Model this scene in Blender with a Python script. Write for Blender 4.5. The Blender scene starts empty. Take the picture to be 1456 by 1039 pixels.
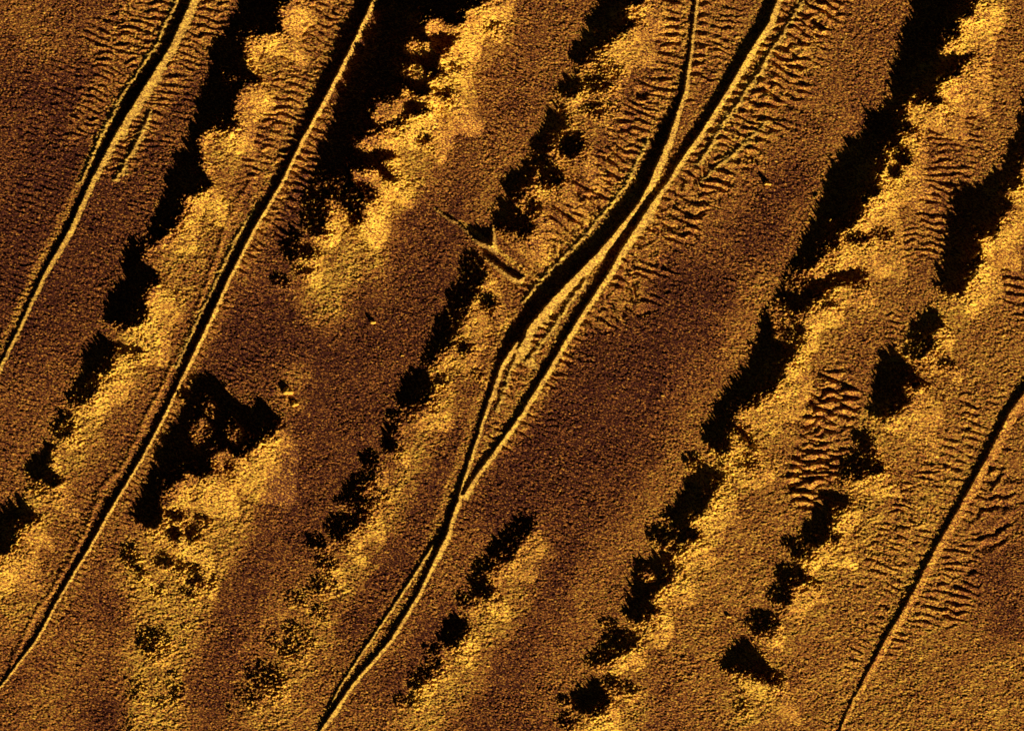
import bpy, math
import numpy as np

# ---------------------------------------------------------------- camera, sky, sun, exposure
# One photograph pixel is 0.1 m on the sea floor; x to the right, y up the picture.
PX = 0.1
W, H = 1456, 1039
SUN_AZ = 55.0          # the light comes from the lower right of the picture
SUN_EL = 14.0
scene = bpy.context.scene
col = scene.collection

cam_data = bpy.data.cameras.new("survey_camera")
cam = bpy.data.objects.new("survey_camera", cam_data)
col.objects.link(cam)
CAM_Z = 900.0
cam.location = (0, 0, CAM_Z)
cam.rotation_euler = (0, 0, 0)
cam_data.sensor_width = 36.0
cam_data.lens = 36.0 * CAM_Z / (W * PX)
cam_data.clip_start = 10.0
cam_data.clip_end = 5000.0
scene.camera = cam

az, el = math.radians(SUN_AZ), math.radians(SUN_EL)
to_sun = (math.cos(az) * math.cos(el), -math.sin(az) * math.cos(el), math.sin(el))

world = bpy.data.worlds.new("World")
scene.world = world
world.use_nodes = True
wn = world.node_tree
sky = wn.nodes.new("ShaderNodeTexSky")
sky.sky_type = 'NISHITA'
sky.sun_disc = False
sky.sun_elevation = el
sky.sun_rotation = math.pi / 2 + az
bg = wn.nodes["Background"]
wn.links.new(sky.outputs[0], bg.inputs[0])
bg.inputs[1].default_value = 0.003

sun_data = bpy.data.lights.new("sun", 'SUN')
sun_data.energy = 5.0
sun_data.angle = math.radians(0.5)
sun_data.color = (1.0, 0.91, 0.78)
sun = bpy.data.objects.new("sun", sun_data)
col.objects.link(sun)
from mathutils import Vector
sun.rotation_euler = Vector(to_sun).to_track_quat('Z', 'Y').to_euler()
sun.location = (60, -90, 60)

scene.view_settings.view_transform = 'Standard'
scene.view_settings.look = 'None'
scene.view_settings.exposure = 0.58
scene.view_settings.gamma = 1.0

# ---------------------------------------------------------------- noise helpers
def lattice(seed, n=256):
    return np.random.default_rng(seed).random((n, n)).astype(np.float32)

def vnoise(x, y, scale, seed):
    """smooth value noise, about -1..1"""
    L = lattice(seed); n = L.shape[0]
    fx = x / scale + 1000.37; fy = y / scale + 1000.71
    ix = np.floor(fx).astype(np.int32); iy = np.floor(fy).astype(np.int32)
    tx = (fx - ix).astype(np.float32); ty = (fy - iy).astype(np.float32)
    tx = tx * tx * (3 - 2 * tx); ty = ty * ty * (3 - 2 * ty)
    ix %= n; iy %= n; jx = (ix + 1) % n; jy = (iy + 1) % n
    a = L[iy, ix] * (1 - tx) + L[iy, jx] * tx
    b = L[jy, ix] * (1 - tx) + L[jy, jx] * tx
    return (a * (1 - ty) + b * ty) * 2 - 1

def fbm(x, y, scale, seed, octs=3, gain=0.5):
    out = 0; amp = 1; tot = 0
    for o in range(octs):
        out = out + amp * vnoise(x, y, scale / 2 ** o, seed + o * 17)
        tot += amp; amp *= gain
    return out / tot

def in_poly(x, y, poly):
    inside = np.zeros(x.shape, bool)
    n = len(poly)
    for i in range(n):
        x1, y1 = poly[i]; x2, y2 = poly[(i + 1) % n]
        if y1 == y2: continue
        c = ((y1 > y) != (y2 > y))
        inside ^= c & (x < (x2 - x1) * (y - y1) / (y2 - y1) + x1)
    return inside

def capsule(x, y, x0, y0, x1, y1):
    dx, dy = x1 - x0, y1 - y0
    l2 = dx * dx + dy * dy + 1e-6
    t = np.clip(((x - x0) * dx + (y - y0) * dy) / l2, 0, 1)
    return np.hypot(x - x0 - t * dx, y - y0 - t * dy), t

# ---------------------------------------------------------------- what stands on the sea floor (photograph pixels)
# ridges: (y, left edge of the shade, right edge of the shade = crest line)
RIDGES = {
 101: [[(-70,292,312),(-20,266,283),(0,255,271),(65,226,242),(130,180,200),(195,148,161),(259,119,128),(325,88,98),(390,54,61),(455,26,31),(510,-1,4),(560,-24,-19)]],
 102: [[(-70,530,556),(-20,512,537),(0,505,529),(65,474,499),(130,444,466),(195,413,430),(259,383,399),(325,346,360),(390,314,327),(455,283,297),(519,254,266),(585,223,235),(650,190,201),(715,148,161),(779,114,125),(844,77,86),(909,41,50),(954,9,16),(969,-1,5),(1010,-36,-30),(1060,-60,-55)]],
 103: [[(-70,984,990),(0,982,989),(65,976,982),(130,961,972),(195,928,950),(259,899,922),(290,878,906),(325,850,878),(360,814,848),(390,782,818),(422,754,786),(455,730,756),(480,716,738),(500,707,723),(520,700,711),(585,682,689),(620,670,678),(650,661,668),(682,648,658),(715,637,649),(735,630,641),(758,620,635),(779,615,624),(844,584,594),(909,544,554),(974,488,498),(1038,449,455),(1100,410,416)]],
 104: [[(-70,1140,1158),(0,1085,1103),(32,1072,1092),(65,1050,1070),(130,1017,1032),(195,975,991),(225,954,968),(259,938,948),(290,912,924),(325,889,902),(360,863,879),(390,848,863),(455,806,820),(519,769,782),(585,730,742),(620,705,717),(650,683,695),(682,662,671),(702,655,659)]],
 105: [[(735,634,640),(779,605,612),(844,565,570),(909,521,526),(974,479,483),(1030,452,455)]],
 106: [[(500,1480,1492),(551,1446,1460),(585,1423,1435),(650,1391,1402),(715,1356,1366),(779,1321,1329),(844,1287,1296),(909,1251,1258),(974,1219,1223),(1012,1200,1203),(1040,1190,1193)]],
 107: [[(155,211,216),(200,188,194),(255,159,164)]],
 108: [[(-40,1155,1161),(0,1135,1141),(65,1092,1099),(102,1071,1078),(135,1048,1054),(172,1023,1029),(207,1001,1008),(232,986,991)]],
 114: [[(172,1085,1090),(205,1050,1056),(235,1015,1020),(258,990,993)]],
 110: [[(-20,254,258),(65,216,220),(130,171,175),(195,137,141),(259,109,112)]],
 112: [[(259,388,391),(325,337,340),(390,307,310),(455,276,279),(519,247,250)]],
 111: [[(195,917,921),(259,886,890),(290,864,868),(325,834,838),(360,801,805),(390,768,772),(430,738,742)]],
 113: [[(430,772,776),(470,743,747),(520,722,726),(580,703,706)]],
 109: [[(396,828,832),(418,810,816),(445,792,798),(472,774,780),(515,741,746)]],
}
# outcrops: polygons and ellipses of the shade each throws; (points, density)
P = {
 1: [([(338,-60),(335,8),(320,30),(308,50),(300,75),(290,110),(280,145),(268,180),(258,205),(245,213),(238,235),(228,260),(222,290),(212,318),(204,342),(216,347),(228,338),(240,330),(250,320),(257,300),(258,285),(266,278),(285,272),(302,262),(293,250),(284,240),(283,225),(282,208),(279,197),(292,184),(333,185),(328,160),(330,145),(338,132),(350,119),(375,119),(358,105),(345,93),(345,80),(343,60),(352,50),(375,50),(396,47),(396,30),(392,15),(397,8),(410,4),(440,-60)],1)],
 2: [([(190,332),(183,340),(178,350),(172,375),(165,395),(158,415),(150,440),(146,456),(155,460),(180,463),(196,461),(205,450),(205,435),(203,422),(212,412),(227,399),(220,386),(210,378),(201,370),(203,350),(199,338)],1)],
 3: [([(142,472),(135,478),(125,490),(115,505),(110,522),(103,540),(95,560),(92,572),(104,576),(122,573),(131,560),(137,545),(140,531),(152,526),(159,512),(164,502),(190,503),(200,497),(178,491),(158,488),(150,478)],1),
     ([(82,582),(98,583),(104,605),(95,621),(78,622),(70,612)],.7)],
 4: [([(55,620),(72,622),(75,635),(66,645),(65,658),(72,668),(88,678),(85,687),(72,692),(60,686),(45,681),(34,670),(38,660),(48,645)],1), (('e',42,692,16,7),.5)],
 5: [([(27,703),(35,712),(40,720),(57,732),(52,742),(35,746),(28,752),(20,762),(20,775),(10,785),(-60,800),(-60,735),(-20,722),(0,720),(15,712)],1)],
 6: [([(272,540),(285,533),(300,531),(312,537),(318,552),(330,562),(340,568),(350,575),(358,571),(362,559),(372,562),(380,572),(390,585),(398,597),(392,608),(380,618),(365,628),(352,640),(337,650),(325,638),(312,638),(300,645),(297,670),(287,678),(270,671),(262,668),(258,680),(250,686),(240,693),(232,701),(225,717),(232,728),(230,740),(218,750),(208,752),(197,741),(182,730),(190,712),(200,692),(212,675),(220,655),(225,630),(232,612),(245,595),(260,585),(265,570),(268,555)],1),
     (('e',258,559,7,6),1),(('e',325,661,7,6),.9),(('e',250,731,11,7),.9),(('e',245,757,9,7),.95),(('e',273,757,8,9),.95),(('e',288,739,9,6),.7),
     ([(178,770),(194,772),(192,800),(178,806),(172,790)],.75),(('e',232,797,12,7),.8),(('e',198,810,8,6),.8),(('e',252,806,10,5),.6),(('e',276,807,9,6),.7),(('e',279,826,12,9),.6),(('e',267,843,8,5),.6),(('e',222,838,12,6),.45),(('e',305,825,10,6),.4)],
 7: [(('e',216,911,22,15),.85),(('e',246,912,20,8),.4),(('e',192,978,14,18),.6),(('e',222,993,26,8),.55),(('e',240,964,20,9),.6),(('e',254,980,14,10),.6),(('e',180,1028,14,10),.45),(('e',268,889,8,6),.5)],
 8: [([(536,-60),(535,0),(523,30),(511,55),(499,82),(489,105),(481,125),(474,145),(468,165),(460,190),(452,215),(447,240),(438,262),(432,278),(455,283),(478,280),(490,272),(499,258),(499,241),(514,241),(534,241),(549,256),(562,259),(549,242),(540,232),(559,225),(556,215),(536,212),(519,217),(504,210),(499,203),(534,190),(540,181),(566,182),(575,168),(611,160),(600,148),(575,142),(575,160),(560,172),(545,178),(524,172),(539,160),(539,148),(564,140),(566,125),(581,128),(589,138),(606,136),(604,120),(614,108),(621,92),(624,75),(639,67),(641,50),(626,48),(604,52),(601,37),(609,27),(626,25),(629,32),(646,37),(659,33),(659,15),(674,12),(689,2),(735,-60)],1),
     ([(432,276),(458,280),(462,300),(460,335),(440,335),(426,315)],.75),([(412,322),(426,330),(421,350),(420,368),(408,372),(398,356),(403,338)],.95),(('e',440,357,13,8),.9),(('e',504,304,9,15),.85),(('e',398,397,12,8),.7),(('e',428,385,12,8),.45),
     (('e',634,133,12,7),.7),(('e',601,199,10,5),.75),(('e',622,105,12,6),.6),(('e',648,94,12,5),.5),(('e',700,38,14,6),.45),(('e',500,275,28,16),.6)],
 9: [([(862,-60),(850,0),(838,20),(828,40),(823,60),(813,65),(808,80),(812,88),(830,90),(838,80),(848,70),(865,62),(878,50),(900,40),(900,30),(885,27),(893,15),(908,4),(930,-60)],1),(('e',850,95,26,12),.35)],
 10:[([(803,103),(818,103),(826,115),(822,132),(812,138),(798,135),(791,128),(797,115)],1),(('e',848,118,16,9),.7),(('e',843,155,14,9),.55),(('e',872,149,10,5),.4)],
 11:[([(788,141),(800,143),(803,155),(798,170),(806,180),(795,190),(785,200),(780,216),(768,220),(754,212),(761,190),(770,175),(778,158)],1),(('e',811,206,14,14),.95),(('e',768,230,18,10),.6)],
 12:[([(745,226),(762,230),(757,250),(748,265),(742,278),(730,290),(735,300),(742,318),(730,329),(712,328),(700,322),(697,312),(705,290),(712,265),(720,250),(732,238)],1),(('e',783,252,15,12),.95),(('e',757,293,9,9),.85),(('e',742,317,12,14),.85),(('e',743,337,10,6),.5)],
 13:[([(660,355),(680,360),(690,375),(690,395),(681,405),(676,420),(666,430),(660,445),(651,465),(646,480),(634,496),(622,508),(612,520),(597,520),(600,505),(612,486),(616,470),(622,455),(632,440),(638,420),(640,405),(654,393),(655,375)],.93),(('e',695,430,10,10),.65),(('e',660,493,10,8),.75),(('e',676,528,8,6),.4)],
 14:[([(585,520),(600,522),(612,535),(612,555),(603,575),(585,582),(568,580),(560,566),(570,550),(577,535)],1),([(548,598),(562,601),(565,612),(556,620),(564,632),(562,641),(548,643),(539,630),(540,612)],1),(('e',625,541,14,10),.5),(('e',563,590,12,8),.5)],
 15:[(('e',524,651,13,11),.85),([(510,668),(530,668),(532,680),(518,690),(512,705),(495,710),(478,712),(490,695),(500,680)],.95),(('e',508,713,30,8),.6),([(470,735),(485,728),(500,730),(516,721),(521,730),(510,745),(495,755),(488,771),(478,765),(462,760),(462,748)],.97),(('e',450,771,12,10),.8),(('e',540,700,14,5),.4)],
 16:[(('e',463,799,16,10),.85),(('e',455,830,18,12),.75),(('e',424,851,16,12),.65),(('e',451,871,12,10),.65),(('e',419,892,15,7),.92),(('e',414,914,30,18),.62),(('e',378,962,26,22),.7),(('e',352,988,18,18),.6),(('e',475,843,14,7),.5),(('e',330,1008,20,8),.35)],
 17:[([(742,728),(755,735),(758,745),(750,755),(742,765),(735,775),(728,793),(715,800),(700,796),(690,790),(697,775),(708,760),(722,745),(732,735)],.92),(('e',688,802,14,9),.7)],
 18:[([(668,812),(680,808),(690,818),(698,835),(693,850),(680,850),(670,838),(664,822)],.95),(('e',660,852,15,9),.5)],
 19:[([(643,873),(655,873),(662,885),(662,900),(650,918),(640,921),(627,914),(618,905),(628,890)],1),(('e',615,924,12,8),.6)],
 20:[([(598,946),(610,947),(616,958),(605,970),(592,979),(577,972),(585,958)],.9),(('e',618,945,14,10),.55),(('e',578,995,15,9),.5)],
 21:[([(1312,-60),(1292,0),(1290,25),(1280,50),(1275,75),(1268,100),(1260,130),(1252,155),(1246,163),(1240,150),(1232,155),(1228,175),(1222,198),(1210,202),(1202,192),(1195,205),(1188,228),(1180,222),(1175,235),(1168,258),(1162,275),(1150,305),(1140,330),(1130,360),(1119,385),(1102,425),(1090,438),(1120,462),(1135,445),(1150,435),(1165,422),(1172,410),(1200,407),(1222,402),(1230,390),(1212,382),(1177,390),(1150,400),(1132,395),(1140,385),(1160,375),(1170,357),(1187,350),(1190,332),(1212,320),(1222,305),(1225,287),(1242,280),(1250,272),(1245,258),(1257,225),(1252,215),(1272,207),(1278,190),(1299,190),(1302,178),(1277,175),(1282,150),(1317,145),(1342,150),(1325,135),(1332,120),(1357,110),(1362,92),(1382,82),(1382,74),(1357,80),(1345,75),(1330,82),(1327,72),(1345,62),(1362,50),(1357,32),(1377,22),(1387,0),(1425,-60)],1),
     (('e',1282,221,9,14),.9),(('e',1272,242,8,8),.9),(('e',1217,337,15,6),.75),(('e',1254,332,16,6),.5),(('e',1177,432,10,5),.6),(('e',1290,140,14,8),.5)],
 22:[([(1090,436),(1085,440),(1078,460),(1068,490),(1058,518),(1040,547),(1020,567),(1010,590),(998,612),(1000,628),(1012,636),(1023,648),(1033,645),(1035,628),(1031,612),(1048,618),(1065,632),(1077,646),(1063,620),(1048,605),(1035,597),(1050,582),(1070,577),(1078,562),(1100,556),(1103,540),(1110,523),(1122,508),(1131,493),(1142,475),(1135,458),(1112,452)],1)],
 23:[([(1000,661),(1025,664),(1028,678),(1015,695),(1005,708),(1002,722),(988,732),(978,738),(976,748),(985,755),(996,762),(985,768),(965,769),(958,755),(955,738),(938,735),(950,722),(965,705),(972,690),(980,675)],1),(('e',985,652,12,8),.75),(('e',1060,655,16,10),.35),(('e',945,760,22,14),.6)],
 24:[([(935,783),(950,785),(955,800),(955,815),(948,828),(935,835),(925,845),(922,855),(932,868),(925,876),(908,883),(895,879),(879,868),(883,855),(893,840),(898,820),(905,800),(918,788)],1),(('e',962,808,9,5),.6),(('e',960,778,14,8),.5)],
 25:[([(885,893),(900,897),(906,908),(896,925),(885,930),(865,937),(845,947),(830,943),(837,935),(855,915),(860,900),(870,895)],.92),(('e',868,886,12,6),.6),(('e',912,925,10,6),.35)],
 26:[([(842,961),(852,970),(860,985),(866,998),(856,1008),(842,1018),(825,1012),(812,1000),(795,998),(788,991),(805,988),(820,985),(828,972)],1),(('e',870,970,14,7),.6),(('e',806,1022,16,12),.45),(('e',895,978,12,8),.4)],
 27:[([(1490,80),(1456,140),(1452,165),(1448,180),(1438,195),(1428,215),(1415,235),(1400,252),(1388,265),(1378,262),(1365,258),(1355,268),(1350,285),(1345,310),(1340,335),(1337,360),(1333,380),(1328,397),(1330,411),(1345,416),(1362,421),(1368,405),(1380,390),(1390,370),(1390,350),(1387,336),(1400,335),(1415,330),(1420,310),(1430,300),(1438,292),(1425,280),(1420,275),(1440,268),(1450,262),(1447,245),(1452,228),(1458,215),(1500,190)],1)],
 28:[([(1320,429),(1328,435),(1335,450),(1343,464),(1330,470),(1318,480),(1302,482),(1292,478),(1298,458),(1310,440)],1),([(1290,472),(1318,472),(1328,495),(1302,512),(1282,503)],.75),(('e',1345,515,12,6),.5)],
 29:[([(1262,482),(1272,488),(1277,505),(1285,515),(1300,520),(1300,535),(1320,545),(1322,549),(1300,550),(1285,545),(1282,560),(1291,571),(1281,578),(1270,588),(1250,593),(1231,588),(1235,575),(1240,545),(1245,515),(1252,495)],1)],
 30:[(('e',1225,621,13,12),.97),([(1205,640),(1235,633),(1256,670),(1240,676),(1215,680),(1188,687),(1184,672)],.75)],
 31:[([(1165,699),(1185,698),(1205,705),(1212,714),(1196,725),(1183,735),(1178,755),(1170,771),(1155,776),(1138,766),(1134,750),(1148,735),(1152,715)],1),(('e',1132,773,16,8),.65),(('e',1185,765,10,7),.5)],
 32:[(('e',1140,787,14,8),.8),(('e',1123,817,17,14),.97),(('e',1108,845,15,13),.85),(('e',1154,825,10,6),.7)],
 33:[(('e',1084,885,20,13),.8)],
 34:[([(1063,909),(1070,915),(1078,928),(1088,942),(1093,954),(1107,961),(1092,968),(1075,962),(1060,957),(1042,954),(1020,948),(1032,928),(1046,912)],1),(('e',1098,961,14,8),.9),(('e',1055,1000,14,14),.35)],
 60:[([(645,309),(700,317),(699,349),(676,340),(657,322)],1),([(679,346),(696,354),(728,379),(746,392),(738,397),(724,390),(701,373),(686,362)],1),([(614,288),(650,308),(653,316),(640,311),(616,294)],.9)],
 61:[([(1430,655),(1427,668),(1418,686),(1408,697),(1400,700),(1406,690),(1418,672)],.9),(('e',1409,667,6,5),1)],
}
# bright gaps inside the shade
HOLES = [('e',285,614,12,16,.6),('e',299,582,7,10,.6),('e',333,618,9,12,.6),('e',593,67,14,7,.7),('e',587,102,12,9,.6),('e',548,158,16,12,.7),('e',922,820,7,9,.55),
         ('e',1115,462,16,20,.5),('e',1132,402,14,12,.5),('e',333,112,8,3,.8),('e',1352,60,12,7,.4),('e',470,262,22,10,.3),('e',1105,440,14,10,.5)]

# ---------------------------------------------------------------- rotated grid: s runs towards the sun, t across
ux, uy = math.cos(az), math.sin(az)
vx, vy = -uy, ux
M = 64
cs = [(-M, -M), (W + M, -M), (-M, H + M), (W + M, H + M)]
s_all = [x * ux + y * uy for x, y in cs]; t_all = [x * vx + y * vy for x, y in cs]
S0, S1 = min(s_all) - 2, max(s_all) + 2
T0, T1 = min(t_all) - 2, max(t_all) + 2
ns, nt = int(S1 - S0) + 1, int(T1 - T0) + 1
ss = S0 + np.arange(ns, dtype=np.float32); tt = T0 + np.arange(nt, dtype=np.float32)
SG, TG = np.meshgrid(ss, tt, indexing='ij')
XR = SG * ux + TG * vx
YR = SG * uy + TG * vy
wn1 = np.random.default_rng(21).standard_normal(XR.shape).astype(np.float32)
wn2 = np.random.default_rng(22).standard_normal(XR.shape).astype(np.float32)
jx = 1.1 * wn1 + 2.2 * vnoise(XR, YR, 9, 5) + 1.8 * vnoise(XR, YR, 3.0, 6) + 1.6 * vnoise(XR, YR, 1.4, 16)
jy = 1.1 * wn2 + 2.2 * vnoise(XR, YR, 9, 7) + 1.8 * vnoise(XR, YR, 3.0, 8) + 1.6 * vnoise(XR, YR, 1.4, 18)
EX, EY = .94, -.34
EA = XR * EX + YR * EY; EB = -XR * EY + YR * EX
STK = fbm(EA / 5.0, EB, 2.1, 12, 2, .7)                      # drawn out nearly level
REACH = np.abs(STK) * 17 * np.clip(.75 + .9 * vnoise(XR, YR, 22, 14), .15, 1.5) + np.abs(wn1) * 1.5
dn = np.clip(0.5 + 0.14 * wn1 + 0.3 * STK + 0.45 * (0.5 * vnoise(XR, YR, 3.2, 9) + 0.5 * vnoise(XR, YR, 1.7, 10) + 0.35 * vnoise(XR, YR, 7.0, 11)), 0, 1)

ident = np.zeros((ns, nt), np.int16); DM = np.ones((ns, nt), np.float32); CNT = np.ones((ns, nt), np.float32)

def window(x0, x1, y0, y1):
    pts = [(x0, y0), (x1, y0), (x0, y1), (x1, y1)]
    a = [p[0] * ux + p[1] * uy for p in pts]; b = [p[0] * vx + p[1] * vy for p in pts]
    i0 = max(0, int(min(a) - S0) - 8); i1 = min(ns, int(max(a) - S0) + 9)
    k0 = max(0, int(min(b) - T0) - 8); k1 = min(nt, int(max(b) - T0) + 9)
    return slice(i0, i1), slice(k0, k1)

def stamp(shape, dens, k, jit=1.0, sign=True):
    if shape[0] == 'e':
        _, cx, cy, rx, ry = shape[:5]
        w = window(cx - rx, cx + rx, cy - ry, cy + ry)
        x = XR[w] + jx[w] * jit; y = YR[w] + jy[w] * jit
        r = np.sqrt(((x - cx) / rx) ** 2 + ((y - cy) / ry) ** 2)
        if dens > .9:
            r2 = np.hypot((x - REACH[w] * EX - cx) / rx, (y - REACH[w] * EY - cy) / ry); r = np.minimum(r, np.where(r > 1, r2 * 1.05, r))
        m = (dn[w] < dens * np.clip(1.55 - 0.6 * r, 0, 1.3)) & (r < 1.25) if dens < .96 else r < 1
    else:
        xs = [p[0] for p in shape]; ys = [p[1] for p in shape]
        w = window(min(xs), max(xs), min(ys), max(ys))
        m = in_poly(XR[w] + jx[w] * jit, YR[w] + jy[w] * jit, shape)
        CNT[w][m] = 1
        if sign and jit == 1.0 and k < 60:
            m2 = in_poly(XR[w] + jx[w] * .4 - REACH[w] * EX, YR[w] + jy[w] * .4 - REACH[w] * EY, shape) & ~m & (ident[w] == 0)
            if dens < 1: m2 &= dn[w] < dens
            CNT[w][m2] = .15          # fringe of the shade: does not raise the crest
            m |= m2
        if dens < 1: m &= dn[w] < dens
    if sign:
        ident[w][m] = k; DM[w][m] = dens
    else: ident[w][m & (ident[w] < 100)] = 0

for k, shapes in P.items():
    for shp, d in shapes: stamp(shp, d * (.62 if k in (7, 16) else .9 if k in (15, 20, 25, 32, 33) else 1), k, 0.12 if k == 60 else 1.0)
for h in HOLES: stamp(h[:5], h[5], 0, 1.0, False)
for k, strokes in RIDGES.items():
    for st in strokes:
        left = [(a, y) for y, a, b in st]; right = [(b, y) for y, a, b in st]
        stamp(left + right[::-1], .72 if k >= 107 else 1, k, 0.22 if k < 107 else .6)

tan_e = math.tan(el)
def falls(k):          # how fast the sunward side of each falls away
    r = np.full(k.shape, 0.18, np.float32)
    for a_, b_ in ((8, .27), (1, .24), (21, .22), (27, .22), (101, .42), (102, 1.0), (103, .6), (104, .55), (105, .7), (106, .25), (110, .5), (111, .5), (112, .5), (113, .5), (114, .5), (107, .4), (108, .5), (109, .5), (60, .8), (61, .5)):
        r[k == a_] = b_
    return r
HR = np.zeros((ns, nt), np.float32); IR = np.zeros((ns, nt), np.int16)
wob = vnoise(XR, YR, 16, 19); RAY = np.zeros((ns, nt), np.float32)
h = np.zeros(nt, np.float32); ids = np.zeros(nt, np.int16); start = np.zeros(nt, np.float32)
run = np.zeros(nt, bool); length = np.zeros(nt, np.float32)
for i in range(ns):
    m = ident[i]
    inm = m > 0
    begin = inm & ~run
    end = ~inm & run
    start[begin] = h[begin]; length[begin] = 0
    # crest at the end of a run of shade
    top = start + (length + np.where(ident[i - 1] >= 100, 3.6 + .08 * length, np.where(DM[i - 1] > .9, np.minimum(2.4, .3 * length), np.minimum(2.2, .12 * length)))) * tan_e
    h = np.where(end, np.maximum(top, h), h)
    ids = np.where(end, ident[i - 1] if i else 0, ids)
    rate = np.where(inm, 0.9, np.where(ids < 60, falls(ids) * (1 + .035 * h) * (1.15 + .7 * wob[i]), falls(ids)))
    h = np.maximum(0, np.where(end, h, h - rate))
    # rubble slides sideways: the sunward slope evens out away from the crest
    free = ~inm
    lap = np.roll(h, 1) + np.roll(h, -1) - 2 * h
    ok = free & np.roll(free, 1) & np.roll(free, -1)
    h = np.where(ok & (ids < 60), np.maximum(0, h + .32 * lap), h)
    h = np.where((ids == 0) & ok & (h < .15), 0, h)
    near = np.where(np.roll(ids, 1) > 0, np.roll(ids, 1), np.roll(ids, -1))
    ids = np.where((h > 0) & (ids == 0), near, ids)
    ids = np.where(h <= 0, 0, ids).astype(np.int16)
    length = length + CNT[i]
    run = inm
    HR[i] = h; IR[i] = ids; RAY[i] = start + length * tan_e

def blur(a, sig, axis):
    r = int(3 * sig) + 1
    k = np.exp(-0.5 * (np.arange(-r, r + 1) / sig) ** 2); k /= k.sum()
    out = np.zeros_like(a)
    for j, wgt in zip(range(-r, r + 1), k): out += np.float32(wgt) * np.roll(a, j, axis)
    return out
HR = blur(HR, 0.9, 1)
# loose stones behind each crest that still catch the light, and pits just in front of it
spk = blur(blur(np.random.default_rng(24).standard_normal((ns, nt)).astype(np.float32), .7, 0), .9, 1); spk /= spk.std()
spk = .7 * spk + 1.25 * fbm(EA / 3, EB, 1.9, 27, 2, .7) / .45 * .6; spk /= spk.std()
back = np.full(nt, 99., np.float32); ahead = np.full(nt, 99., np.float32)
size = fbm(XR, YR, 14, 26, 2)
rock = (ident > 0) & (ident < 60)
for i in range(ns - 1, -1, -1):
    m = ident[i] > 0
    back = np.where(m, back + 1, 0)
    reach = np.clip(12 + 16 * size[i], 3, 28)
    hit = rock[i] & (back > 0) & ((spk[i] > -.1 + 1.7 * back / reach) | ((DM[i] < .96) & (spk[i] > 2.3 * (DM[i] - .38))))
    HR[i] = np.where(hit, RAY[i] + .75, HR[i])
    IR[i] = np.where(hit, ident[i], IR[i])
last = np.zeros(nt, np.int16); RO = np.zeros((ns, nt), np.float32)
for i in range(ns):
    m = ident[i] > 0
    ahead = np.where(m, 0, ahead + 1); last = np.where(m, ident[i], last)
    reach = np.clip(12 - 14 * size[i], 3, 26); RO[i] = np.exp(-ahead / 30) * (last < 60)
    hit = ~m & (ahead < 3 * reach) & (last < 60) & (HR[i] > 1) & (spk[i] < -.15 - 1.3 * ahead / reach)
    HR[i] = np.where(hit, np.maximum(.2, HR[i] - 3.2), HR[i])

# ---------------------------------------------------------------- picture-aligned grid of the dense part of the sea floor
nx, ny = W + 2 * M + 1, H + 2 * M + 1
gx = np.arange(nx, dtype=np.float32) - M; gy = np.arange(ny, dtype=np.float32) - M
X, Y = np.meshgrid(gx, gy)
fs = X * ux + Y * uy - S0; ft = X * vx + Y * vy - T0
i0 = np.clip(fs.astype(int), 0, ns - 2); k0 = np.clip(ft.astype(int), 0, nt - 2)
a = fs - i0; b = ft - k0
HO = (HR[i0, k0] * (1 - a) + HR[i0 + 1, k0] * a) * (1 - b) + (HR[i0, k0 + 1] * (1 - a) + HR[i0 + 1, k0 + 1] * a) * b
ID = IR[np.clip(np.rint(fs).astype(int), 0, ns - 1), np.clip(np.rint(ft).astype(int), 0, nt - 1)]
HO = np.where(HO < 0.12, 0, HO); ROU = RO[i0, k0]
# thin gaps left by the blur take the nearest identity
for _ in range(3):
    miss = (ID == 0) & (HO > 0)
    for dy_, dx_ in ((0, 1), (1, 0), (0, -1), (-1, 0)):
        n_ = np.roll(np.roll(ID, dy_, 0), dx_, 1)
        ID = np.where(miss & (ID == 0), n_, ID)
ID = np.where(HO > 0, ID, 0)
HO = np.where(ID > 0, HO, 0)
del XR, YR, SG, TG, jx, jy, dn, HR, IR, ident

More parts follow.
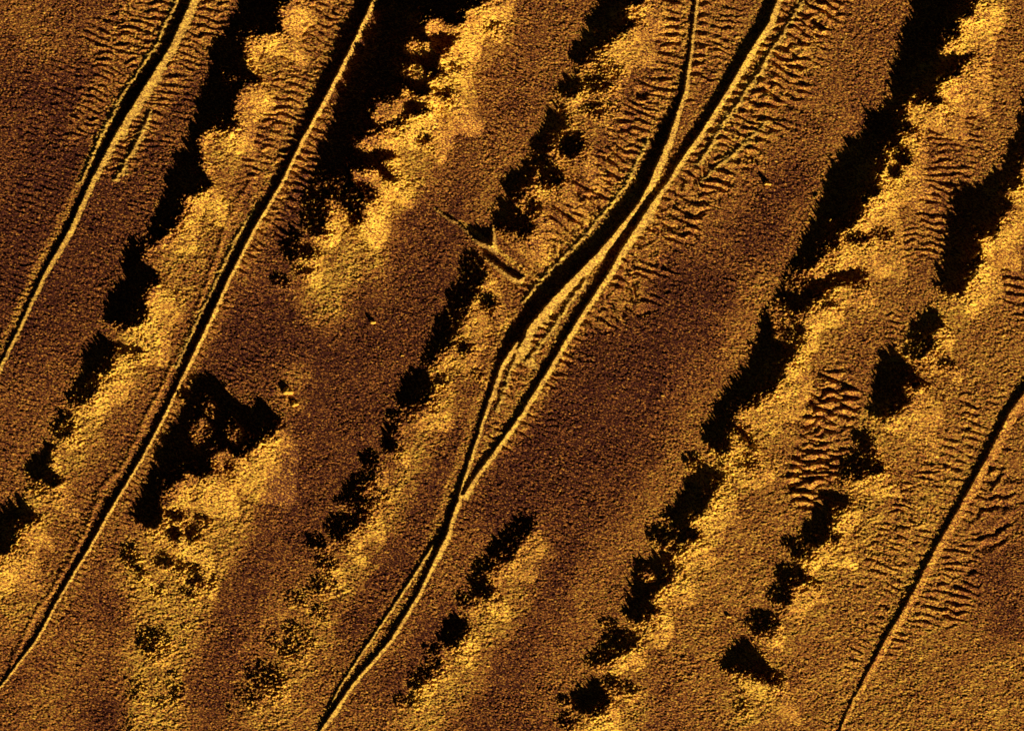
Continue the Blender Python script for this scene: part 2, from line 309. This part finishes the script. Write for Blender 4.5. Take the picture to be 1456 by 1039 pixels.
# ---------------------------------------------------------------- sediment: 0 dark silt, 1 pale gold, partly light painted on sunward slopes
BRIGHT = [(1456,640,1440,760,30,.5),(1440,950,1360,1039,40,.62),(1440,1000,1250,1039,44,.64),(195,800,230,870,34,.82),(250,800,300,780,34,.7),(200,930,215,1010,26,.7),(420,880,470,820,30,.62),(1020,780,960,900,46,.58),(1120,720,1060,820,40,.58),(1340,900,1180,1020,50,.62),(1400,1000,1300,1030,40,.55),(1060,880,1000,1010,40,.52),(900,1000,870,1030,30,.8),(740,830,700,900,24,.75),(660,960,590,1030,30,.75),(880,770,840,860,30,.45),(1250,740,1160,860,26,.72),(385,75,375,85,30,.9),(320,200,320,210,30,.95),(300,290,265,370,42,.85),(235,420,150,560,36,.85),(190,480,210,480,26,.95),(110,620,10,800,38,.85),(150,540,120,600,30,.85),
 (430,30,370,160,28,.7),(700,30,620,110,42,.92),(640,110,560,240,36,.95),(590,230,500,380,26,1),(455,420,465,430,36,1),(490,330,500,340,34,.95),(445,380,470,360,30,.8),
 (880,60,800,180,34,.75),(900,10,860,60,26,.85),(800,220,750,310,32,.6),(890,260,760,400,22,.75),(1400,0,1330,120,34,.95),(1340,110,1240,250,30,.92),(1270,250,1190,370,32,.92),
 (1190,430,1110,540,36,.8),(1110,560,1020,680,34,.85),(1060,640,960,800,34,.85),(970,820,880,940,28,.8),(850,1035,840,1045,30,1),(1450,260,1380,400,34,.85),(1360,440,1310,500,30,.88),
 (1260,605,1250,610,32,.9),(1250,690,1190,760,28,.88),(1168,803,1160,805,22,1),(1140,860,1100,920,24,.75),(1075,990,1060,1000,36,.95),(390,630,330,720,26,.9),(330,720,260,780,36,.8),
 (240,860,235,880,44,.9),(200,820,180,830,16,.8),(230,1020,235,1035,32,.85),(700,400,630,550,26,.68),(620,590,560,710,24,.82),(545,740,490,830,26,.8),(450,900,380,1030,36,.72),
 (760,780,700,850,24,.62),(700,880,610,1000,28,.85),(610,1020,590,1035,30,.85),(760,560,650,690,16,.7),(1340,700,1270,850,46,.75),(1400,560,1330,700,34,.66),(1290,980,1230,1000,60,.6),
 (1110,640,1120,700,50,.6),(1180,540,1150,690,36,.62),(1060,840,1000,960,50,.55),(1440,470,1400,540,50,.6),(1250,830,1200,920,50,.6),(1100,20,1020,180,20,.72),(1170,20,1050,220,28,.7),
 (960,250,840,330,18,.7),(920,330,900,430,24,.55),(600,40,590,130,24,.7),(1200,200,1150,320,28,.55),(1090,400,1050,500,24,.58),(870,880,780,1000,36,.45),(130,720,30,900,14,.5),(0,850,20,870,26,.8),
 (120,900,60,1010,26,.55),(240,40,140,60,26,.55),(20,20,60,60,40,.45),(1230,60,1180,160,60,.42),(1000,620,950,740,40,.55),(800,40,760,120,30,.45),(720,220,700,300,30,.5),
 (1345,520,1320,640,34,.62),(1290,330,1240,440,40,.6),(1440,60,1400,220,40,.52),(1380,560,1250,820,70,.55),(420,530,410,570,22,.6)]
DARK = [(80,230,30,330,50,.12),(440,480,560,470,40,.12),(880,600,800,640,46,.12),(240,330,120,600,30,.16),(60,130,120,300,46,.16),(300,400,280,460,20,.1),(420,560,480,640,40,.18),(330,500,420,440,30,.08),(900,560,720,720,50,.14),(1000,420,900,520,40,.1),(50,380,20,460,40,.15),(420,640,400,700,26,.2),(1250,190,1210,120,26,.22),(650,300,600,400,30,.22),(250,760,230,740,1,.3),(120,120,60,420,70,.12),(200,60,150,180,30,.25),(400,470,520,540,56,.1),(960,430,780,640,72,.13),(340,440,300,520,18,.1),(1130,260,1080,340,36,.22),(430,500,380,470,30,.1),
 (360,800,300,1000,30,.3),(150,850,90,960,22,.22),(150,1010,150,1030,22,.14),(420,620,400,760,30,.25),(560,520,420,740,50,.3),(850,700,700,960,50,.28),(560,300,620,420,40,.27),
 (640,620,560,800,22,.22),(560,780,500,900,18,.2),(1430,880,1430,900,26,.3),(1330,600,1270,740,12,.28),(120,560,60,700,24,.22),(230,120,120,420,30,.25),(640,880,560,980,22,.2),(770,60,760,70,20,.3),(1230,50,1250,60,24,.28),(980,960,960,1010,40,.35),(750,1010,720,1030,60,.32),(420,260,400,420,16,.22),(1440,740,1420,820,40,.36)]
ux2, uy2 = 1.3, -.5
def make_tone(x, y):
    # feathered edges drawn out along the slant of the bands
    AL = fbm((x * .94 - y * .34) / 4, (x * .34 + y * .94), 6, 49, 3, .75)
    wx = x + 12 * fbm(x, y, 40, 41) + 6 * vnoise(x, y, 7, 45) + AL * 14 * ux2; wy = y + 12 * fbm(x, y, 40, 42) + 6 * vnoise(x, y, 7, 46) + AL * 14 * uy2
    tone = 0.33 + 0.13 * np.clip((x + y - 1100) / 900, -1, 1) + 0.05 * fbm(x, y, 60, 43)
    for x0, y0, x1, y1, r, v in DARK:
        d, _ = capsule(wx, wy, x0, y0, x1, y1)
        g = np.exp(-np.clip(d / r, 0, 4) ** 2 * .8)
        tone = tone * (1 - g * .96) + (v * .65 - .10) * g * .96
    for x0, y0, x1, y1, r, v in BRIGHT:  # gold added to the colour of banks that face the sun
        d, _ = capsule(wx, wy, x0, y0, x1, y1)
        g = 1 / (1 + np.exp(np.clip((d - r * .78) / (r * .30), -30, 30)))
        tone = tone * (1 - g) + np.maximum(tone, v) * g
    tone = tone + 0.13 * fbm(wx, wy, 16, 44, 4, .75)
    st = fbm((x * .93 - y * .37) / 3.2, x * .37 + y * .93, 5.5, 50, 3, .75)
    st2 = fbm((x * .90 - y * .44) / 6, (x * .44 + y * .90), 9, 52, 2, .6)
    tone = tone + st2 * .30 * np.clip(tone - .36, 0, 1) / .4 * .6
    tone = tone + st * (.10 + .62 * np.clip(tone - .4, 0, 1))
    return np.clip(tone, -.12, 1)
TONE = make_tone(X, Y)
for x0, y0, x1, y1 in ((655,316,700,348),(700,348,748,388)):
    d, _ = capsule(X, Y, x0, y0, x1, y1); TONE = np.where(d < 3.2, 1, TONE)  # lit ledge edge painted as a pale stripe, without relief
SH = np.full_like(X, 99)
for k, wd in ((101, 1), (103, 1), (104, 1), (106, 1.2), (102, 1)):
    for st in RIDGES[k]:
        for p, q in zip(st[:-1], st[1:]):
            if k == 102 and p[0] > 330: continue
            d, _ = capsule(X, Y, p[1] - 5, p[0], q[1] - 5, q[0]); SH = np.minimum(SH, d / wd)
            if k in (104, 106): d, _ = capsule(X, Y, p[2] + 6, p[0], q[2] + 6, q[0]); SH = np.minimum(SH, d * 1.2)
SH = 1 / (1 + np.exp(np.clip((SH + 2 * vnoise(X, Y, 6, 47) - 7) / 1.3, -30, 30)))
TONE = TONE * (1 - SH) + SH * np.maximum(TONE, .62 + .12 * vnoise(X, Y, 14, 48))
fan = [(172,770),(180,830),(188,880),(200,915),(187,960),(180,1039),(185,1110),(235,1110),(240,1039),(262,960),(285,900),(310,840),(340,780),(372,700),(400,612),(380,622),(330,668),(258,695),(205,755)]
acc = 0
for n_ in range(4):
    acc = acc + in_poly(X + (3 + 4 * n_) * vnoise(X, Y, 6, 141 + n_) * np.clip((X - 190) / 60, .15, 1.5), Y + (3 + 3 * n_) * vnoise(X, Y, 6, 151 + n_), fan)
TONE = TONE + acc / 4 * np.clip(.66 + .1 * fbm(X, Y, 20, 161) + .09 - TONE, 0, 1)
TONE = TONE * .80
TONE = np.where((ID >= 100) & (ID != 106), np.maximum(TONE, .46), TONE)
SPK = np.random.default_rng(33).standard_normal(X.shape).astype(np.float32)
SPK = .85 * SPK + .5 * np.roll(SPK, 1, 1)
TONE0 = TONE; TONE = TONE + (.32 + .24 * np.clip((TONE0 - .45) * 3, 0, 1)) * SPK

# ---------------------------------------------------------------- ripples: (capsule, radius, crest tilt in degrees (down to the right), wavelength, height)
RIP = [(235,10,160,60,34,16,10,1.0),(210,70,110,140,30,24,10,.8),(310,10,230,190,30,8,9,.75),(235,180,190,260,26,10,9,.5),(470,10,400,200,34,16,9.5,1.1),(380,200,350,260,18,14,9,.7),
 (440,230,400,330,15,32,9,1.0),(960,0,945,140,15,4,11,1.1),(925,150,870,235,30,22,10,1.15),(850,250,790,330,20,42,12,1.4),(775,345,742,400,16,50,11,1.1),(1005,0,1000,110,16,6,11,1.0),
 (1040,20,1020,90,24,10,9,.7),(1130,40,1010,210,16,40,9,1.0),(1160,10,1090,130,40,26,11,1.35),(1090,140,990,260,44,24,13,1.4),(1000,250,930,330,40,28,12,1.1),(945,370,905,430,26,30,13,1.2),
 (900,350,800,520,14,44,9,1.0),(800,520,730,640,14,44,8.5,.8),(790,420,730,520,16,46,8,.8),(720,560,690,640,14,40,8,.7),(850,470,770,600,40,30,8,.45),
 (1400,40,1340,200,44,10,9.5,.75),(1360,200,1320,330,30,6,9,.8),(1300,320,1290,370,18,4,9,.7),(1440,400,1450,440,18,8,9,.8),(1270,450,1275,480,12,8,9,.7),
 (1188,560,1152,690,29,16,12,1.9),(1188,570,1150,690,26,-8,11,1.5),(1380,570,1375,610,12,8,9,1.1),(1345,640,1330,720,18,18,12,1.4),(1370,690,1290,830,26,14,11,.9),(1410,640,1330,800,20,20,10,.5),(1350,800,1345,850,38,12,10,1.1),(1420,700,1400,760,26,-14,18,.9),(1300,860,1270,940,20,10,9,.35),
 (740,60,700,180,34,42,8,.6),(630,260,560,330,34,46,8,.35),(90,150,30,600,90,26,9,.42),(180,260,60,560,50,28,8.5,.5),(350,500,180,760,26,28,7.5,.45),(380,380,340,440,24,30,8,.4),(130,840,60,960,26,46,9,.55),(190,850,110,980,40,40,9,.3),
 (240,560,90,780,26,24,7.5,.35),(700,700,560,900,26,40,8,.45),(520,860,620,780,30,30,7.5,.35),(640,600,620,740,20,25,8,.35),(880,620,760,740,60,30,9,.3),(420,500,330,620,34,26,7.5,.35),(1080,300,900,560,60,28,9,.3)]
# rungs beside the ridges: (ridge, edge 1 left / 2 right, from, to, y0, y1, [(y, tilt)], wavelength, height)
LAD = [(103,1,-38,-9,-30,200,((0,4),(130,8),(200,24)),12.5,1.5),(103,1,-52,-20,190,345,((190,24),(330,40)),13.5,2.1),(103,1,-36,-14,345,410,((345,46),(400,52)),12,1.5),
 (103,2,5,22,-30,150,((0,6),(130,10)),14,1.5),(103,2,22,60,-30,90,((0,12),(130,14)),11,.9),(103,2,13,36,430,640,((430,40),(600,30)),12,1.6),(104,1,-24,-5,395,600,((400,44),(600,44)),10,1.0),
 (104,2,9,25,-40,640,((0,22),(200,34),(400,38),(640,40)),13,1.7),(104,2,28,92,-40,230,((0,22),(200,22)),14,2.2),(104,2,26,98,200,345,((200,24),(350,32)),15,1.9),(104,2,26,62,340,470,((340,32),(470,36)),15,1.6),
 (102,1,-52,-10,-30,130,((0,14),(130,18)),12,1.05),(102,1,-34,-7,130,260,((130,18),(260,18)),12,1.0),(102,2,4,24,150,390,((150,28),(390,40)),12.5,1.5),(102,1,-14,-3,400,900,((400,30),(900,36)),9,.6),(102,2,5,22,420,930,((400,34),(900,44)),8.5,.7),
 (101,1,-75,-9,-30,95,((0,14),(95,14)),11,1.3),(101,2,12,60,-30,110,((0,2),(110,10)),11.5,1.1),(101,2,8,56,110,250,((110,14),(250,14)),11,1.0),(101,1,-60,-14,95,200,((95,24),(200,26)),10,.9),
 (106,1,-30,-4,555,960,((555,14),(900,26)),12,.85),(106,2,7,30,620,940,((620,10),(900,20)),11.5,.8),(106,1,-84,-36,620,830,((620,14),(830,22)),13,.9),(106,2,28,60,760,900,((760,8),(900,10)),12,.9)]
def ladders(x, y):
    out = np.zeros_like(x); wsum = np.zeros_like(x) + 1e-6
    wa = fbm(x, y, 30, 261, 3, .6); pt = fbm(x, y, 20, 262, 3, .6)
    for n, (rid, edge, d0, d1, y0, y1, tl, lam, amp) in enumerate(LAD):
        st = RIDGES[rid][0]
        j0_, j1_ = max(0, y0 - 12 + M), min(ny, y1 + 12 + M)
        xx, yy = x[j0_:j1_], y[j0_:j1_]
        xc = np.interp(yy[:, 0], [p[0] for p in st], [p[edge] for p in st])[:, None]
        i0_ = int(max(0, min(xc.min() + d0 - 14 + M, nx))); i1_ = int(min(nx, xc.max() + d1 + 14 + M))
        if i1_ <= i0_: continue
        xx, yy = xx[:, i0_:i1_], yy[:, i0_:i1_]; w = (slice(j0_, j1_), slice(i0_, i1_))
        tn_ = np.tan(np.radians(np.interp(yy[:, 0], [p[0] for p in tl], [p[1] for p in tl])))[:, None]
        c = xx - xc + 3.0 * wa[w] + 2 * vnoise(xx, yy, 7, 280 + n)
        g = 1 / (1 + np.exp(np.clip((d0 - c) / 1.2, -30, 30))) / (1 + np.exp(np.clip((c - d1) / (1.2 + .03 * (d1 - d0)), -30, 30)))
        g = g / (1 + np.exp(np.clip((y0 - yy + 7 * wa[w]) / 4, -30, 30))) / (1 + np.exp(np.clip((yy - y1 + 7 * wa[w]) / 4, -30, 30)))
        # the rung through (x, y) meets the ridge at height yr; count the rungs along the ridge
        ky = np.array([p[0] for p in st], float); kx = np.array([p[edge] for p in st], float)
        arc = np.concatenate([[0], np.cumsum(np.hypot(np.diff(ky), np.diff(kx)))])
        yr = yy.astype(float)
        for _ in range(9):
            yr = .5 * yr + .5 * (yy - (xx - np.interp(yr, ky, kx)) * tn_)
        q = np.interp(yr, ky, arc)
        big = 1.0 if d1 - d0 > 32 else 0.0
        ph = 2 * math.pi * q / lam + (3.2 + 2.6 * big) * wa[w] + (1.6 + .6 * big) * vnoise(xx, yy, lam * 1.3, 300 + n) + n
        f = np.sin(ph + .6 * np.sin(ph)) + .12 * np.sin(2 * ph + 1)
        # a second set crossing at a small angle makes the crests fork and join
        p2 = ph * .83 + (xx - xc) * (.16 if big else .10) + 2 * vnoise(xx, yy, lam * 1.6, 360 + n)
        mixw = np.clip(.22 + .4 * vnoise(xx, yy, 17, 390 + n), 0, .5)
        f = f * (1 - mixw) + mixw * np.sin(p2 + .6 * np.sin(p2))
        out[w] += g * f * amp * .88 * np.clip(.95 + .9 * pt[w] + .45 * vnoise(xx, yy, lam, 330 + n), .15, 1.6); wsum[w] += g
    return out / np.maximum(1, wsum), np.clip(wsum, 0, 1)
def ripples(x, y):
    out = np.zeros_like(x); wsum = np.zeros_like(x)
    wa = fbm(x, y, 34, 61, 3, .6); wb = fbm(x, y, 34, 64, 3, .6)
    patch = fbm(x, y, 22, 67, 3, .6)
    for n, (x0, y0, x1, y1, r, tilt, lam, amp) in enumerate(RIP):
        lo_x, hi_x = min(x0, x1) - 2.2 * r, max(x0, x1) + 2.2 * r
        lo_y, hi_y = min(y0, y1) - 2.2 * r, max(y0, y1) + 2.2 * r
        i0_, i1_ = max(0, int(lo_x) + M), min(nx, int(hi_x) + M)
        j0_, j1_ = max(0, int(lo_y) + M), min(ny, int(hi_y) + M)
        if i1_ <= i0_ or j1_ <= j0_: continue
        w = (slice(j0_, j1_), slice(i0_, i1_))
        xx, yy = x[w], y[w]
        d, _ = capsule(xx + 8 * wa[w], yy + 8 * wb[w], x0, y0, x1, y1)
        g = 1 / (1 + np.exp(np.clip((d - r + 4 * vnoise(xx, yy, 9, 470 + n)) / (r * .13 + 1), -30, 30)))
        th = math.radians(tilt)
        if amp >= .8: lam = lam * 1.2; amp = amp * 1.35
        else: amp = amp * .75
        q = -math.sin(th) * xx + math.cos(th) * yy
        ph = 2 * math.pi * (q / lam) + 4.6 * wa[w] + 2.3 * vnoise(xx, yy, lam * 1.15, 70 + n) + n
        # steep on the far side, gentle on the side that faces the light
        f = np.sin(ph + 0.55 * np.sin(ph)) + 0.12 * np.sin(2 * ph + 1)
        f = f * np.clip(0.8 + 0.8 * patch[w] + .5 * vnoise(xx, yy, lam * 1.1, 170 + n), 0.08, 1.6)
        out[w] += g * f * amp; wsum[w] += g
    return out / np.maximum(1, wsum)
RP = ripples(X, Y)
LP_, LW = ladders(X, Y)
RP = RP * (1 - LW) + LP_
TONE = TONE + LW * np.clip(.44 - TONE0, 0, .3)

# low swell, a faint raised line left of the second ridge, grain
Z = 1.6 * fbm(X, Y, 120, 81) + 0.45 * fbm(X, Y, 30, 84)
pts = [(362,250),(330,300),(305,370),(270,470),(235,540),(205,600),(172,668),(145,692),(120,760),(80,830),(40,890),(10,960)]
for p, q in zip(pts[:-1], pts[1:]):
    d, _ = capsule(X + 2 * vnoise(X, Y, 12, 91), Y, *p, *q)
    Z = np.maximum(Z, Z * 1.0 + 1.1 * np.exp(-(d / 3.4) ** 2)) if False else Z + 0
dmin = np.full_like(X, 99)
for p, q in zip(pts[:-1], pts[1:]):
    d, _ = capsule(X + 2 * vnoise(X, Y, 12, 91), Y, *p, *q); dmin = np.minimum(dmin, d)
Z = Z + 1.0 * np.exp(-(dmin / 3.5) ** 2)
calm = np.where(ID >= 60, np.clip(1 - HO / 2, 0, 1), np.clip(1.25 - HO / 7.0, 0, 1)) * (1 - .35 * SH)
Z = Z + RP * calm * 1.2
# ragged furrowed texture on the pale-toned banks, drawn out nearly level
SR = fbm((X * .93 - Y * .36) / 3.6, X * .36 + Y * .93, 3.2, 98, 3, .7) + .6 * fbm((X * .93 - Y * .36) / 2.5, X * .36 + Y * .93, 8, 99, 2, .6)
Z = Z + SR * (.55 * np.clip((TONE0 - .38) * 4, 0, 1) + .9 * ROU * (HO > .3)) * (1 - LW)
def aniso(shape, sx, sy, seed):
    n_ = np.random.default_rng(seed).standard_normal(shape).astype(np.float32)
    n_ = blur(blur(n_, sx, 1), sy, 0)
    return n_ / n_.std()
g1 = aniso(X.shape, .8, .5, 31); g2 = aniso(X.shape, 2.2, 1.2, 32)
gm = np.clip(1 + .7 * fbm(X, Y, 26, 95, 3, .7), .4, 1.6)
g1 *= gm; g2 *= gm
rough = np.clip((TONE - .5) * 2, 0, 1)
ridge = (ID >= 100) & (ID != 106)
Z = Z + np.where(ridge, .26, .28 + .06 * rough + .34 * ROU * (HO > .3)) * g1 + np.where(ridge, .08, .07 + .12 * rough) * g2

# ---------------------------------------------------------------- materials
def sediment_and_light(name, dark, mid, pale, speck):
    m = bpy.data.materials.new(name); m.use_nodes = True
    nt_ = m.node_tree; N = nt_.nodes; Lk = nt_.links
    bs = N["Principled BSDF"]; bs.inputs["Roughness"].default_value = 1.0
    bs.inputs["Specular IOR Level"].default_value = 0.0
    at = N.new("ShaderNodeAttribute"); at.attribute_name = "sediment_and_light"
    tc = N.new("ShaderNodeNewGeometry")
    mp = N.new("ShaderNodeMapping"); mp.inputs["Scale"].default_value = (7.0, 11.0, 6.0); mp.inputs["Rotation"].default_value = (0, 0, math.radians(12))
    Lk.new(tc.outputs["Position"], mp.inputs["Vector"])
    no = N.new("ShaderNodeTexNoise"); no.inputs["Scale"].default_value = 1.0; no.inputs["Detail"].default_value = 3.0; no.inputs["Roughness"].default_value = .75
    Lk.new(mp.outputs[0], no.inputs["Vector"])
    ma = N.new("ShaderNodeMath"); ma.operation = 'MULTIPLY_ADD'; ma.inputs[1].default_value = speck; ma.inputs[2].default_value = -speck / 2
    Lk.new(no.outputs["Fac"], ma.inputs[0])
    ad = N.new("ShaderNodeMath"); ad.operation = 'ADD'; ad.use_clamp = True
    Lk.new(at.outputs["Fac"], ad.inputs[0]); Lk.new(ma.outputs[0], ad.inputs[1])
    cr = N.new("ShaderNodeValToRGB"); e = cr.color_ramp.elements
    e[0].position = 0; e[0].color = (*dark, 1); e[1].position = 1; e[1].color = (*pale, 1)
    x_ = e.new(.42); x_.color = (*mid, 1)
    Lk.new(ad.outputs[0], cr.inputs[0]); Lk.new(cr.outputs[0], bs.inputs["Base Color"])
    return m
mat_floor = sediment_and_light("silt_sand_and_light", (.065, .017, .012), (.48, .152, .030), (.98, .555, .065), 1.6)
mat_rock = sediment_and_light("encrusted_rock", (.09, .025, .014), (.51, .19, .03), (1.0, .59, .065), 1.7)
mat_ridge = sediment_and_light("clean_sand", (.2, .09, .02), (.50, .25, .045), (.92, .57, .07), 1.6)

# ---------------------------------------------------------------- meshes
ZT = Z + HO
def to_world(x, y, z):
    out = np.empty((x.size, 3), np.float32)
    out[:, 0] = (x.ravel() - W / 2) * PX; out[:, 1] = (H / 2 - y.ravel()) * PX; out[:, 2] = z.ravel() * PX
    return out

def link_mesh(name, verts, quads, tone, mat):
    me = bpy.data.meshes.new(name)
    me.vertices.add(len(verts)); me.vertices.foreach_set("co", verts.ravel())
    n = len(quads)
    me.loops.add(n * 4); me.loops.foreach_set("vertex_index", quads.astype(np.int32).ravel())
    me.polygons.add(n); me.polygons.foreach_set("loop_start", np.arange(0, 4 * n, 4, dtype=np.int32))
    me.update(calc_edges=True)
    at = me.attributes.new("sediment_and_light", 'FLOAT', 'POINT'); at.data.foreach_set("value", tone.astype(np.float32).ravel())
    me.materials.append(mat)
    o = bpy.data.objects.new(name, me); col.objects.link(o)
    return o

idx = np.arange(nx * ny).reshape(ny, nx)
A = idx[:-1, :-1]; B = idx[:-1, 1:]; C = idx[1:, 1:]; D = idx[1:, :-1]
quads = np.stack([A, D, C, B], -1).reshape(-1, 4)
floor_z = np.where(HO > 0, Z - 0.6, Z)
v = to_world(X, Y, floor_z)
# far sea floor: coarser rings out to 300 m, joined on at the rim of the dense part
ring = [(-M, -M), (W + M, -M), (W + M, H + M), (-M, H + M)]
rim = np.concatenate([idx[0, :-1], idx[:-1, -1], idx[-1, :0:-1], idx[:0:-1, 0]])
nr = len(rim); prev = rim; extra_v = []; extra_q = []; extra_t = []
base = nx * ny
rx_, ry_ = X.ravel()[rim], Y.ravel()[rim]
for j, sc_ in enumerate((1.1, 1.35, 2.0, 3.5, 6.0)):
    px_ = W / 2 + (rx_ - W / 2) * sc_; py_ = H / 2 + (ry_ - H / 2) * sc_
    pz_ = 1.6 * fbm(px_, py_, 120, 81)
    extra_v.append(to_world(px_, py_, pz_)); extra_t.append(np.full(nr, .4))
    cur = base + j * nr + np.arange(nr)
    extra_q.append(np.stack([prev, np.roll(prev, -1), np.roll(cur, -1), cur], -1))
    prev = cur
v = np.concatenate([v] + extra_v); q = np.concatenate([quads] + extra_q); tn = np.concatenate([TONE.ravel()] + extra_t)
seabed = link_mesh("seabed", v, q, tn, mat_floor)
seabed["kind"] = "structure"; seabed["label"] = "rippled golden brown sandy seabed under all the ridges"; seabed["category"] = "seabed"

face_id = ID.ravel()[quads].max(1)
allv = to_world(X, Y, ZT); flat_t = TONE.ravel()
def patch_object(k, name, mat):
    sel = quads[face_id == k]
    if len(sel) == 0: return None
    used, inv = np.unique(sel, return_inverse=True)
    pv = allv[used].copy()
    o = link_mesh(name, pv, inv.reshape(-1, 4), flat_t[used], mat)
    c = pv.mean(0); c[2] = 0
    return o

RL = {
 101: "narrow sand ridge nearest the left edge, curving down from the top",
 102: "long straight sand ridge crossing the left third, with a razor thin bright crest",
 103: "S-curved sand ridge through the middle with the widest black shade",
 104: "sand ridge at upper centre that joins the S-curved ridge from the right",
 105: "thin sand ridge splitting off left of the S-curved ridge near the bottom",
 106: "straight lone sand ridge in the lower right corner",
 107: "short broken sand ridge just right of the leftmost long ridge",
 108: "low broken sand ridge through ripples right of the joining ridge",
 110: "hairline sand ridge hugging the left side of the leftmost long ridge",
 112: "hairline sand ridge hugging the left side of the long straight ridge",
 111: "hairline sand ridge along the upper left edge of the S-curved ridge's wide shade",
 113: "hairline sand ridge inside the fork, right of the S-curved ridge",
 114: "low crooked sand ridge at the outer edge of the strongest ripples, upper right",
 109: "short faint sand ridge between the two ridges that join at centre",
}
for k, lab in RL.items():
    o = patch_object(k, "sand_ridge", mat_floor if k == 106 else mat_ridge)
    if o: o["kind"] = "structure"; o["label"] = lab; o["category"] = "sand ridge"; o["group"] = "narrow sand ridges across the seabed"
OL = {
 1: "long jagged golden rock ridge with tall black shade at upper left",
 2: "golden rock outcrop with rectangular black shade left of the long thin ridge",
 3: "rock outcrop with pointed shade just below the rectangular shade at left",
 4: "small golden outcrop with boot shaped shade near the left edge",
 5: "golden outcrop with pointed shade touching the left edge",
 6: "broad pitted outcrop below the big forked black shade at lower left",
 7: "low speckled pale outcrop with scattered dark pits at bottom left",
 8: "widest golden rock ridge, fingers reaching into the broad black shade at top",
 9: "golden outcrop at the top edge left of the S-curved ridge",
 10: "small outcrop with round shade at upper centre, below the top edge one",
 11: "outcrop with a slanting shade and one round dark pit at upper centre",
 12: "outcrop with a slanting shade right above the straight ledge",
 13: "narrow outcrop with ragged shade just below the straight ledge",
 14: "outcrop with thick blot of shade left of the centre ridges",
 15: "ragged speckled outcrop chain left of where the ridges join",
 16: "low crumbly outcrop of dark speckles at bottom left of centre",
 17: "small outcrop with ragged shade right of the joined ridge",
 18: "little outcrop with a bean shaped shade below the ragged one",
 19: "little outcrop with an oval solid shade near the bottom centre",
 20: "lowest little outcrop with faint broken shade at bottom centre",
 21: "tallest golden rock ridge with stepped black shade at upper right",
 22: "golden ridge continuing below the stepped one with slanting shade",
 23: "outcrop with hooked black shade right of centre, below the long slanting shade",
 24: "outcrop with ring shaped shade around a bright spot, lower right of centre",
 25: "outcrop with ragged diagonal shade just above the bottom mound",
 26: "golden mound with pointed shade at the bottom edge right of centre",
 27: "golden rock ridge with long black shade at the right edge",
 28: "outcrop with small pointed shade below the right edge ridge",
 29: "outcrop with tall wedge shaped shade right of the strong ripples",
 30: "speckled outcrop just below the wedge shaped shade",
 31: "outcrop with block of black shade below the strong ripples",
 32: "outcrop with two round blots of shade at lower right",
 33: "small crumbly outcrop just above the triangular shade",
 34: "golden mound with a triangular black shade near the bottom right",
}
for k, lab in OL.items():
    o = patch_object(k, "rock_outcrop", mat_rock)
    if o: o["label"] = lab; o["category"] = "rock outcrop"; o["group"] = "rock outcrops in slanting rows"
o = patch_object(60, "rock_ledge", mat_ridge)
if o: o["label"] = "straight ledge slanting down to the right at the picture centre"; o["category"] = "rock ledge"
o = patch_object(61, "rock_outcrop", mat_rock)
if o: o["label"] = "tiny curved outcrop right of the lone lower right ridge"; o["category"] = "rock outcrop"; o["group"] = "rock outcrops in slanting rows"

# ---------------------------------------------------------------- boulders
def ground(x, y):
    return float(ZT[int(round(y)) + M, int(round(x)) + M])
def boulder(x, y, r, hgt, seed, label):
    rg = np.random.default_rng(seed)
    nu, nv_ = 18, 10
    verts = []; quads_ = []
    bumps = rg.random(8) * .25
    for j in range(nv_ + 1):
        ph = math.pi * j / nv_
        for i in range(nu):
            th_ = 2 * math.pi * i / nu
            k = 1 + bumps[0] * math.sin(2 * th_ + 6 * bumps[1]) + bumps[2] * math.sin(3 * th_ + 9 * bumps[3]) * math.sin(ph) + .12 * (rg.random() - .5)
            verts.append(((x + r * k * math.sin(ph) * math.cos(th_)), (y + r * .8 * k * math.sin(ph) * math.sin(th_)), ground(x, y) + hgt * k * math.cos(ph)))
    for j in range(nv_):
        for i in range(nu):
            a_ = j * nu + i; b_ = j * nu + (i + 1) % nu
            quads_.append((a_, a_ + nu, b_ + nu, b_))
    r_ = r
    V = np.array(verts, np.float32)
    o = link_mesh("boulder", to_world(V[:, 0], V[:, 1], V[:, 2]), np.array(quads_), np.full(len(verts), .75), mat_rock)
    o["label"] = label; o["category"] = "boulder"; o["group"] = "lone boulders on the sand"
for args in [(530, 458, 4, 3.6, 1, "lone small boulder on dark sand left of the centre outcrops"),
             (409, 556, 7.5, 4.6, 2, "larger boulder at the right tip of the forked black shade"),
             (419, 574, 5.5, 3.4, 3, "boulder just below the larger one by the forked shade"),
             (1091, 261, 4.4, 4.2, 4, "lone boulder on bare sand left of the tall right ridge"),
             (1036, 876, 3.4, 2.4, 5, "tiny boulder on smooth sand above the triangular shade"),
             (942, 562, 2.4, 1.6, 6, "tiny boulder on dark sand right of the joining ridges"),
             (572, 505, 2.4, 1.4, 7, "tiny boulder left of the slanting centre outcrops"),
             (694, 946, 2.4, 1.3, 8, "tiny boulder on sand right of the lowest little outcrop")]:
    boulder(*args)
print("outcrops", len([o for o in col.objects if o.type == 'MESH']))
